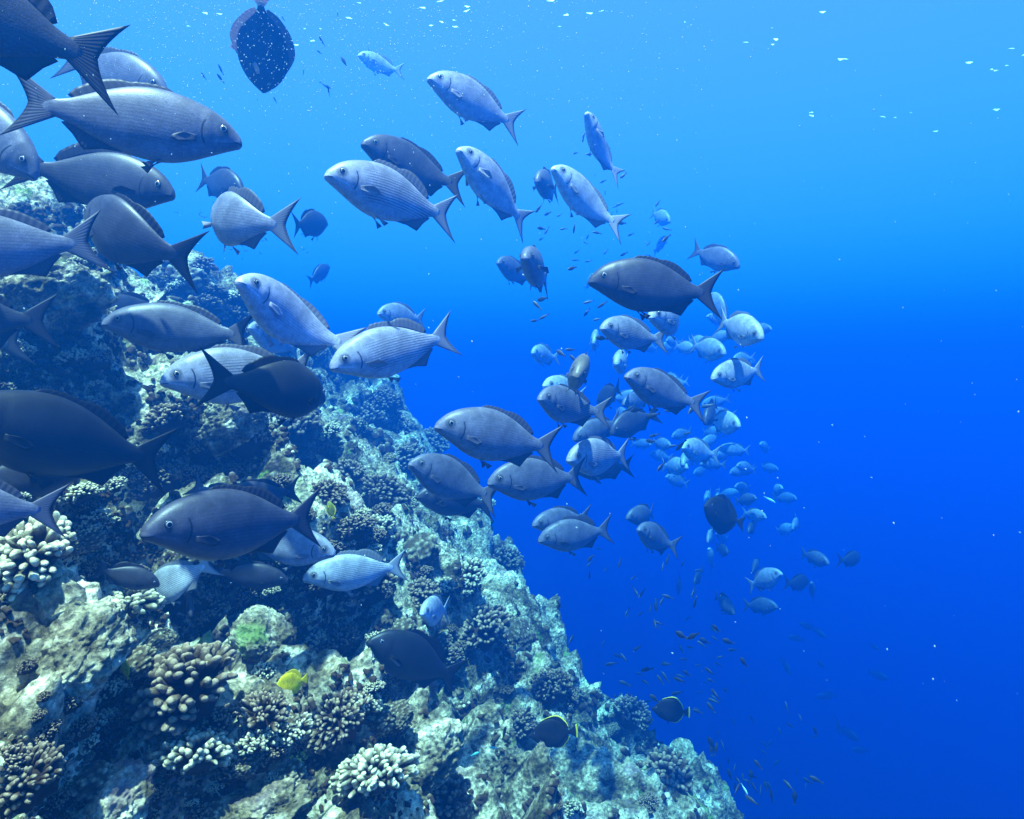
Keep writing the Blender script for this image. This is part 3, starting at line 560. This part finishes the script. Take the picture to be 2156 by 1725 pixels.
# nose x,y, tail fork x,y, body depth, head nearer(+1)/farther(-1), tone, tail swing, style, label
CH=[
(-335,-95,160,98,200,0,'dark',.0,'','dark chub leaving the top left corner, only its tail and rear showing'),
(493,300,100,215,162,0,'mid',.0,'','large blue-silver chub facing right below the tail in the top left corner'),
(332,192,158,126,106,1,'mid',.0,'','grey chub half hidden behind the large blue-silver chub at upper left'),
(346,408,92,355,124,1,'slate',.4,'p','dark grey chub facing right under the large blue-silver chub'),
(48,350,-150,180,140,1,'mid',0,'','bluish chub whose head alone enters at the left edge'),
(-230,525,160,505,158,0,'mid',.0,'','blue chub at the left edge with its dark forked tail over the pale rock'),
(190,456,312,522,138,-1,'slate',.75,'','mauve-grey chub seen from behind beside the dark tail at left'),
(505,400,428,374,66,1,'dark',0,'','small dark chub facing right above the fish that shows us its tail'),
(458,466,516,456,116,-1,'silver',.75,'p','silver chub seen from behind with a wide dark forked tail turned right'),
(757,118,835,152,40,0,'pale',.4,'','small whitish chub alone near the water surface'),
(905,168,1085,257,86,0,'silver',.0,'p','silver chub swimming highest in the middle, with a pale spot behind its gill'),
(1236,242,1283,372,64,1,'silver',.4,'','steeply tilted silver chub above the two pale ones, tail thin'),
(769,306,955,393,94,1,'slate',.4,'','dusky chub just behind the big striped silver chub'),
(695,372,945,449,117,0,'silver',.0,'s','big silver chub with fine stripes facing left in the upper middle'),
(968,320,1105,464,92,1,'silver',.0,'','silver chub diving its tail down, touching the tail of the striped silver chub'),
(1130,382,1172,398,60,1,'mid',0,'p','small grey chub facing us, beside the bright pale chub'),
(1165,357,1290,480,84,1,'pale',.4,'','bright pale chub with its tail hanging down at upper right of the school'),
(688,472,624,470,54,-1,'dark',0,'','dark blue chub alone in open water below the striped silver chub'),
(694,562,652,590,34,-1,'dark',0,'','tiny dark chub alone above the pale silver chub'),
(1048,554,1112,585,50,1,'mid',.4,'','small chub left of a larger grey one that faces us'),
(1105,544,1152,590,84,1,'mid',0,'','grey chub turned towards us right of a small chub'),
(1410,468,1374,446,34,1,'pale',0,'','small pale chub facing right, above the tiny white one'),
(1403,500,1378,530,24,1,'pale',0,'','tiny whitish chub seen head-on above the dark chub'),
(1555,562,1462,524,52,0,'mid',.0,'','chub facing right with raised tail, topmost at the right of the school'),
(1243,593,1500,612,112,0,'slate',.0,'','big dark chub facing left with a pale yellowish tail, right of the middle'),
(1250,578,1232,606,22,1,'pale',0,'','pale little chub behind the snout of the big dark chub'),
(1370,668,1462,672,78,1,'pale',-.7,'s','white chub with bold stripes beneath the tail of the big dark chub'),
(1268,692,1378,714,74,1,'silver',.4,'s','silver chub with open mouth below the snout of the big dark chub'),
(1602,712,1518,672,66,1,'pale',0,'','pale turquoise chub facing right, outermost on the right of the school'),
(1497,618,1536,690,44,-1,'pale',0,'','faint pale chub behind the pale yellowish tail'),
(1525,745,1458,724,50,1,'pale',0,'','round pale chub facing right below the outermost turquoise one'),
(1536,706,1490,716,28,1,'pale',0,'','faint chub squeezed between two round pale ones'),
(1462,738,1422,726,28,1,'pale',0,'','faint small chub under the belly of the white striped chub'),
(1502,797,1600,776,64,1,'pale',.0,'','pale chub facing left with a raised thin tail at the right edge of the school'),
(1320,794,1458,850,84,1,'mid',.4,'','grey chub with dark fins in the heart of the school'),
(1214,792,1226,772,88,1,'brown',0,'p','brownish chub facing us head-on with dark fins spread'),
(1250,722,1256,710,44,1,'pale',0,'p','little pale chub head-on with side fins stretched out'),
(1297,766,1322,758,56,1,'pale',0,'p','pale chub turned to us between the open-mouthed and the grey chub'),
(1121,743,1163,752,42,1,'pale',.4,'','small pale chub alone left of the brownish head-on one'),
(1146,812,1228,836,60,1,'pale',0,'','pale chub peeping out behind the chub with the dark swung tail'),
(1137,841,1240,866,82,1,'mid',.7,'s','blue-grey chub whose dark tail swings out below the brownish one'),
(1258,850,1302,815,44,-1,'dark',0,'','dark chub seen from behind over the swung tail'),
(1287,913,1368,867,54,0,'slate',.4,'','dark blue chub slanting down to the left under the grey chub with dark fins'),
(1312,852,1370,834,42,1,'mid',0,'','hazy chub right behind the one slanting down'),
(1208,926,1302,884,54,1,'mid',0,'s','faint striped chub left of the chub slanting down'),
(920,899,1165,937,110,0,'mid',.0,'','large grey chub facing left above the lower reef edge'),
(1198,969,1318,954,80,1,'silver',.0,'s','pale striped chub right of the large grey chub'),
(1203,990,1325,980,54,0,'dark',.0,'','dark chub almost covered by the pale striped one above it'),
(1030,1018,1222,999,90,0,'mid',.0,'','grey chub just under the tail of the large grey chub'),
(864,978,1030,1040,86,1,'mid',.4,'','grey chub with a whitish face beside the reef edge'),
(878,1046,1032,1060,72,1,'dark',.0,'','dark chub hugging the reef under the whitish-faced one'),
(1438,943,1496,955,52,1,'pale',.4,'','pale round chub facing left low at the right of the school'),
(1438,978,1448,960,40,1,'pale',0,'','pale head-on chub overlapping one that faces right'),
(1446,985,1396,978,40,0,'pale',0,'','faint chub facing right with its tail at the left, below the round one'),
(1555,897,1496,882,50,1,'pale',0,'','bright pale chub with one dark spot, facing right'),
(1484,892,1508,846,44,1,'slate',0,'','dusky chub head down in front of the spotted pale chub'),
(1123,1106,1238,1086,62,0,'mid',0,'','rear chub of the greenish pair below the school'),
(1135,1139,1280,1112,67,0,'mid',0,'','front chub of the greenish pair below the school'),
(1320,1091,1388,1078,44,0,'mid',-.4,'','rear chub of the small pair right of the greenish pair'),
(1345,1116,1408,1146,54,1,'mid',.4,'','front chub of the small pair, its tail hanging down'),
(1486,1056,1496,1038,30,1,'pale',0,'','pale head-on chub, left one above the black forked-tail fish'),
(1508,1050,1515,1036,30,1,'pale',0,'','pale head-on chub, right one above the black forked-tail fish'),
(1592,1050,1550,1054,28,0,'mid',0,'','hazy chub left of the tiny bright white one'),
(1612,1090,1566,1078,28,0,'pale',0,'','hazy pale chub just right of the black forked-tail fish'),
(1575,1122,1592,1098,28,1,'slate',0,'','dark hazy chub head down under the hazy pale one'),
(1490,1142,1501,1112,28,1,'pale',0,'','upper of two pale chubs hanging upright below the black forked-tail fish'),
(1492,1156,1503,1194,26,1,'pale',0,'','lower of two pale chubs hanging upright below the black forked-tail fish'),
(1532,1164,1509,1152,26,1,'slate',0,'','dark little chub right of two upright pale ones'),
(1428,1252,1431,1205,20,1,'dark',0,'','dark chub swimming straight down in open blue water'),
(1461,1230,1480,1198,27,1,'slate',0,'','dusky chub turned away right of the one swimming straight down'),
(1742,1186,1692,1164,35,1,'mid',0,'','lone greenish chub right of the lower stragglers'),
(1808,1174,1780,1180,34,-1,'dark',.4,'','dark chub showing its forked tail, farthest right of the stragglers'),
(1645,1209,1578,1230,40,0,'silver',0,'','chub with a bright white face among the lower stragglers'),
(1596,1180,1582,1208,28,-1,'mid',0,'','faint chub standing upright behind the white-faced one'),
(1700,1226,1667,1228,34,-1,'dark',.4,'','dark chub with a thin tail right of the white-faced one'),
(1708,1228,1713,1258,26,1,'mid',0,'','little two-tone chub head-on right of the thin-tailed dark one'),
(1545,1291,1508,1253,37,0,'mid',0,'','blue-green chub heading down below the white-faced one'),
(1635,1279,1570,1272,34,0,'mid',0,'','blue-green chub with a dark tail under the white-faced one'),
(513,601,690,737,126,1,'silver',.75,'p','big pale silver chub facing left over the reef edge, tail drooping'),
(528,692,625,735,62,1,'silver',0,'s','faint striped chub under the belly of the big pale silver chub'),
(703,773,945,701,116,0,'silver',.0,'s','blue striped chub heading down with a white-edged tail, left of the middle'),
(797,661,890,670,50,1,'silver',0,'','pale chub peering over the back of the blue striped chub'),
(235,683,508,702,108,0,'mid',.4,'','blue chub crossing in front of the reef at left'),
(178,666,342,642,74,0,'dark',0,'','dark chub in shade behind the blue chub at left'),
(355,803,642,777,120,0,'silver',0,'s','blue finely striped chub partly covered by a dark tail'),
(668,838,538,796,104,-1,'black',.75,'','black-looking chub with a tall forked tail over the finely striped chub'),
(-70,888,322,956,178,0,'black',.0,'','largest and darkest chub at the left edge over the brown corals'),
(-260,655,62,668,118,0,'dark',0,'','chub at the left edge of which only a dark tail shows by the hollow'),
(-260,742,14,718,120,0,'brown',0,'','chub at the left edge of which only a pale brownish tail shows'),
(-250,1062,82,1067,118,0,'mid',0,'','blue chub at the left edge with a pale tail over the knuckled coral'),
(150,1003,-60,1012,72,0,'dark',0,'','dim chub in the shade right under the darkest chub'),
(330,1121,655,1083,158,0,'slate',.0,'','big slate chub facing left low over the corals'),
(455,1062,618,1030,72,0,'dark',0,'','dark chub behind the back of the slate chub, tail raised'),
(540,1080,414,1022,56,0,'mid',0,'','chub hidden by the slate chub except for its upright blue tail'),
(702,1166,505,1128,88,0,'silver',0,'','blue chub facing right from under the tail of the slate chub'),
(643,1219,842,1188,84,0,'pale',0,'s','bright blue chub with clear stripes low in front of the reef'),
(312,1262,404,1192,76,-1,'pale',.75,'s','pale chub heading down under the chin of the slate chub'),
(402,1298,396,1240,34,0,'slate',0,'','dark blue chub mostly hidden under the pale down-heading one'),
(604,1224,455,1200,56,0,'dark',0,'','dim chub facing right below the belly of the slate chub'),
(888,1292,942,1280,60,1,'pale',.0,'','small white chub with a dark upright tail over the lower reef'),
(332,1232,215,1198,46,0,'dark',0,'','dark chub lurking in the hollow beside the knuckled coral'),
]
UPS={'brownish chub facing us head-on with dark fins spread':(.38,1),'little pale chub head-on with side fins stretched out':(.1,1)}
LEN={'largest and darkest chub at the left edge over the brown corals':.45,'black-looking chub with a tall forked tail over the finely striped chub':.38}
DIST={'black-looking chub with a tall forked tail over the finely striped chub':1.78}
for c in CH:
    lb=c[9]; add_fish('chub','chub',(c[0],c[1],c[2],c[3],c[4],c[5] or 1),c[6],c[7],lb,'fish',G1,c[8],up=UPS.get(lb),L=LEN.get(lb,.36 if c[4]<30 else .50 if (c[6]=='pale' and c[4]<62) else .40),dist=DIST.get(lb))
add_fish('surgeon','surgeonfish',(557,190,549,4,98,-1),'black',0,'dark fish diving head down at the top with pale orange fins','fish',style='o',up=(1,.15),
         tint={'tail_fin':(.55,.42,.36),'pectoral_fin':(.60,.45,.38),'pelvic_fin':(.70,.52,.44),'anal_fin':(.46,.35,.30),'dorsal_fin':(.10,.09,.09)})
add_fish('chub','dark_fish',(778,1352,962,1420,92,1),'black',0,'large black fish close to the coral in the lower middle','fish')
add_fish('surgeon','surgeonfish',(1486,1066,1548,1100,62,1),'black',.4,'black fish with a forked tail below the school','fish',L=.36)
add_fish('butterfly','yellow_tang',(577,1450,643,1430,46,1),'yellow',0,'bright yellow tang over the brown corals','fish',L=.075,style='y')
add_fish('surgeon','yellow_tang',(692,1056,702,1092,16,-1),'yellow',0,'thin yellow-green fish seen edge-on against dark coral','fish',L=.07,tint={'body':(.30,.30,.02)})
add_fish('surgeon','yellow_tang',(258,1384,270,1430,16,-1),'yellow',0,'small yellow-green fish beside the pale boulder at lower left','fish',L=.06,tint={})
add_fish('butterfly','butterflyfish',(1112,1549,1212,1540,63,1),'black',0,'left of the two black butterflyfish with yellow-rimmed fins','fish',L=.19)
add_fish('butterfly','butterflyfish',(1372,1492,1448,1500,48,1),'black',0,'right of the two black butterflyfish, in open water','fish',L=.19)
# small reef fish: one body-and-tail mesh each, too small to show more
def small_fish(m):
    xs=np.linspace(0,1,13); tp=spl([0,.1,.3,.5,.75,.88,1],[.0,.09,.16,.155,.07,.045,.13]); bt=spl([0,.1,.3,.5,.75,.88,1],[-.02,-.09,-.15,-.15,-.07,-.045,-.13]); wd=spl([0,.1,.3,.5,.75,.88,1],[.012,.05,.075,.065,.025,.01,.004])
    V_=[];Fc=[];K=10
    for x in xs:
        t,b,w=float(tp(x)),float(bt(x)),float(wd(x))
        for k in range(K):
            a=2*math.pi*k/K; fk=.06*(1-abs(math.cos(a)))*max(0,(x-.85)/.15); V_.append((.5-x+fk,w*math.sin(a),(t+b)/2+(t-b)/2*math.cos(a)))
    for i in range(len(xs)-1):
        for k in range(K): Fc.append((i*K+k,i*K+(k+1)%K,(i+1)*K+(k+1)%K,(i+1)*K+k))
    Fc.append(tuple(range(K))); Fc.append(tuple(range((len(xs)-1)*K,len(xs)*K))[::-1])
    return mesh_from('small_fish',V_,Fc,m,True,{'rest':('FLOAT_VECTOR',np.array(V_))})
m_,n_,p_=mat('small_fish_skin'); oo=n_.nodes.new('ShaderNodeObjectInfo'); n_.links.new(oo.outputs['Color'],p_.inputs['Base Color']); p_.inputs['Roughness'].default_value=.5
SMALL=small_fish(m_); frd=random.Random(11)
def put_small(x,y,ln,ang,yaw,L,label,group=None,tone=(.035,.035,.045),name='reef_fish'):
    d=ray(x,y); hd=hit(x,y); k=max(.3,math.cos(yaw)); yd=F*L*k/ln
    if hd[0] is not None and yd>hd[0].y-.12: L*=(hd[0].y-.12)/yd; yd=hd[0].y-.12
    v=d.normalized(); rx=v.cross(Vector((0,0,1))).normalized(); uz=rx.cross(v); a=rx*math.cos(ang)+uz*math.sin(ang); h=a*math.cos(yaw)-v*math.sin(yaw)
    z=(Vector((0,0,1))-h*h.z); z=(z if z.length>.15 else rx).normalized(); yv=z.cross(h).normalized()
    o=link(name,SMALL); o.location=d*yd; o.rotation_mode='QUATERNION'; o.rotation_quaternion=Matrix((h,yv,z)).transposed().to_quaternion(); o.scale=(L,L*.85,L*frd.uniform(.65,.95))
    o.color=(*tone,1); return tag(o,label,'fish',group)
ZONES=[(1270,470,140,170,44,10,22,'small dark reef fish swarming around the upper right of the chub school',200),
 (1200,690,95,90,14,16,30,'small dark reef fish below the two small chubs left of the big dark chub',190),
 (1390,880,110,110,20,18,32,'small dark reef fish scattered in among the chubs of the lower school',190),
 (1350,1180,130,60,12,13,24,'thin dark reef fish in open water beneath the small pair of chubs',235),
 (1400,1275,110,40,14,14,28,'dark reef fish off the bristly outermost corals',250),
 (1420,1410,150,115,56,12,28,'dark slender reef fish hanging off the lower reef wall',160),
 (1610,1590,130,110,46,14,30,'dark reef fish in the deep blue water at lower right',110),
 (600,120,230,105,20,9,24,'small dark reef fish near the water surface above the left chubs',120),
 (480,520,170,95,40,5,10,'tiny dark fish specks in the water behind the left chubs',150),
 (1150,1430,150,150,15,14,28,'small dark reef fish hovering close over the shaded reef wall',70)]
for cx,cy,rx,ry,nn_,l0,l1,lb,ang in ZONES:
    for _ in range(nn_):
        while True:
            u,v=frd.uniform(-1,1),frd.uniform(-1,1)
            if u*u+v*v<1: break
        put_small(cx+u*rx,cy+v*ry,frd.uniform(l0,l1),R(ang+frd.gauss(0,28)),frd.uniform(-.9,.9),(frd.uniform(.07,.11) if cy>1100 and l1>22 else frd.uniform(.06,.10)) if l1>12 else .045,lb,lb.replace('small ','').replace('reef ',''),tone=frd.choice([(.03,.03,.04),(.05,.05,.05),(.02,.02,.03)]))
# the haziest part of the school: chubs that only show as pale shapes one behind the other
hz=random.Random(21)
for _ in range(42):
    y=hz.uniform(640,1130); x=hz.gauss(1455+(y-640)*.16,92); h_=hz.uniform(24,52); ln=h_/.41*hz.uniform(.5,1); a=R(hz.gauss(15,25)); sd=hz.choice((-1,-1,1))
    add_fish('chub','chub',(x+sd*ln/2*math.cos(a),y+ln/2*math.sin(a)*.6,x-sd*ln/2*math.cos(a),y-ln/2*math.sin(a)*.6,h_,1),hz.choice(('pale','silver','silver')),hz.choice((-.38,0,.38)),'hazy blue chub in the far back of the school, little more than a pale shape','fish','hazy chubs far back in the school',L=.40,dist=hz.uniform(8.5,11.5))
FAR=[(1685,1314,1712,1323,'left of two dim dark fish in a row at lower right'),(1738,1343,1712,1321,'right of two dim dark fish in a row at lower right'),(1660,1342,1690,1346,'dim dark fish facing left under the two in a row'),
 (1665,1420,1645,1386,'dim dark fish heading down in the deep blue'),(1868,1430,1831,1415,'farthest dim fish toward the right edge'),(1720,1468,1758,1463,'dim fish facing left in the deep blue'),(1768,1545,1758,1508,'upper of two overlapping dim fish in the deepest blue'),
 (1806,1558,1768,1532,'lower of two overlapping dim fish in the deepest blue'),(1793,1579,1828,1580,'dim fish beneath the two overlapping ones'),(1850,1368,1832,1358,'barely visible small fish far out at right'),(1722,1392,1735,1406,'barely visible tiny fish left of the farthest dim one')]
for nx,ny,fx,fy,lb in FAR:
    ln=math.hypot(nx-fx,ny-fy); add_fish('chub','chub',(nx,ny,fx,fy,ln*.44,1),'dark',0,lb,'fish','dim fish in the deep blue',L=min(.38,ln/F*13.5))
put_small(1567,1661,24,R(-55),.2,.08,'single bright white slender fish low in the open blue',tone=(.9,.9,.9))
put_small(1620,1052,27,R(-28),.1,.16,'tiny bright white fish right of the hazy chubs',tone=(.9,.9,.9))
put_small(685,180,26,R(-25),.1,.12,'dark little fish near the small whitish chub at the top',tone=(.03,.03,.04))
put_small(1000,1588,20,R(20),.1,.05,'small turquoise fish over the pale rock in the lower middle',tone=(.1,.5,.45))
put_small(1040,1575,22,R(170),.1,.05,'second small turquoise fish right of the first over the lower rock',tone=(.1,.5,.45))
# ---------------------------------------------------------------- drifting specks and surface glints
def specks(name,pts,m):
    V_=[];Fc=[]
    for (p,r,ax) in pts:
        x=ax.orthogonal().normalized(); y=ax.cross(x); s=len(V_)
        V_+= [p+ax*r*1.5,p-ax*r*1.5,p+x*r,p-x*r,p+y*r,p-y*r]
        Fc+= [(s+a,s+b,s+c) for a,b,c in ((0,2,4),(0,4,3),(0,3,5),(0,5,2),(1,4,2),(1,3,4),(1,5,3),(1,2,5))]
    o=link(name,mesh_from(name,V_,Fc,m)); o['kind']='stuff'; return o
ms_,n_,p_=mat('white_speck'); p_.inputs['Base Color'].default_value=(.62,.66,.64,1); p_.inputs['Roughness'].default_value=.6
tr=n_.nodes.new('ShaderNodeBsdfTranslucent'); tr.inputs[0].default_value=(.62,.66,.64,1); mx=n_.nodes.new('ShaderNodeMixShader'); mx.inputs[0].default_value=.5
n_.links.new(p_.outputs[0],mx.inputs[1]); n_.links.new(tr.outputs[0],mx.inputs[2]); n_.links.new(mx.outputs[0],n_.nodes['Material Output'].inputs['Surface'])
prd=random.Random(3); pts=[]
for i in range(2600):
    if i<2000: x,y=prd.gauss(520,330),abs(prd.gauss(0,150))
    elif i<2330: x,y=prd.uniform(700,1500),abs(prd.gauss(0,190))
    else: x,y=prd.uniform(0,2156),prd.uniform(100,1500)
    if not(-20<x<2180): continue
    yd=prd.uniform(1.0,3.0) if i<2330 else prd.uniform(1.2,5); hd=hit(x,y)
    if hd[0] is not None and hd[0].y<yd+.1: continue
    px=prd.choice((.45,.55,.65,.8,1.0,1.4)) if i<2330 else prd.choice((.5,.7,.8,1,1.3,2.0))
    p=ray(x,y)*yd
    pts.append((p,px*yd/F*(1.0),Vector((prd.gauss(.4,.3),prd.gauss(0,.3),prd.gauss(-.8,.3))).normalized()))
specks('drifting_particles',pts,ms_)
# glints: light glitter of the water surface, built as thin bright lens-shaped patches
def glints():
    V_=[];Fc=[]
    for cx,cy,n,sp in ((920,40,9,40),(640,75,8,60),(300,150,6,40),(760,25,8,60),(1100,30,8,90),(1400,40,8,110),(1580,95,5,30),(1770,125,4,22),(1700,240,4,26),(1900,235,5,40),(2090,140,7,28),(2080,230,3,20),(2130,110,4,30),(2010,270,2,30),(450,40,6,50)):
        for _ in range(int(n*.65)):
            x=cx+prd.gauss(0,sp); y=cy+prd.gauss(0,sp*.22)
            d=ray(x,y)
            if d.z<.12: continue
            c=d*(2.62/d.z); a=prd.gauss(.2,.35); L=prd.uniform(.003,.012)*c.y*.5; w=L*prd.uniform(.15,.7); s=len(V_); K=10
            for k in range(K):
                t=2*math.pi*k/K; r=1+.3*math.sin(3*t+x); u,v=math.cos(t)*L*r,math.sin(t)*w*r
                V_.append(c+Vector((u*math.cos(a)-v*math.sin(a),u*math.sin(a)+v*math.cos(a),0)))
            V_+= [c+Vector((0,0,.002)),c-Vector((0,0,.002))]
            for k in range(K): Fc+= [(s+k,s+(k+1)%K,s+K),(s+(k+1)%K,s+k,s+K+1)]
    m,n,p=mat('surface_glints'); n.nodes.remove(p); t=n.nodes.new('ShaderNodeBsdfTranslucent'); t.inputs[0].default_value=(.9,.95,.9,1); n.links.new(t.outputs[0],n.nodes['Material Output'].inputs['Surface'])
    o=link('surface_glints',mesh_from('surface_glints',V_,Fc,m)); o['kind']='stuff'
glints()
# ---------------------------------------------------------------- the water
def haze(D,colr,ab,top=2.3):
    bm=bmesh.new(); bmesh.ops.create_cube(bm,size=1)
    me=bpy.data.meshes.new('haze')
    for v in bm.verts: v.co=((v.co.x)*90,(v.co.y+.5)*80-12,(v.co.z+.5)*(30+top)-30)
    bm.to_mesh(me); o=bpy.data.objects.new('haze',me); COL.objects.link(o); o['kind']='stuff'
    m=bpy.data.materials.new('water_haze'); m.use_nodes=True; n=m.node_tree; n.nodes.remove(n.nodes['Principled BSDF'])
    p=n.nodes.new('ShaderNodeVolumePrincipled'); p.inputs['Color'].default_value=(*colr,1); p.inputs['Density'].default_value=D
    p.inputs['Absorption Color'].default_value=(*ab,1); p.inputs['Anisotropy'].default_value=ANI
    n.links.new(p.outputs[0],n.nodes['Material Output'].inputs['Volume']); me.materials.append(m); return o

haze(*WATER)
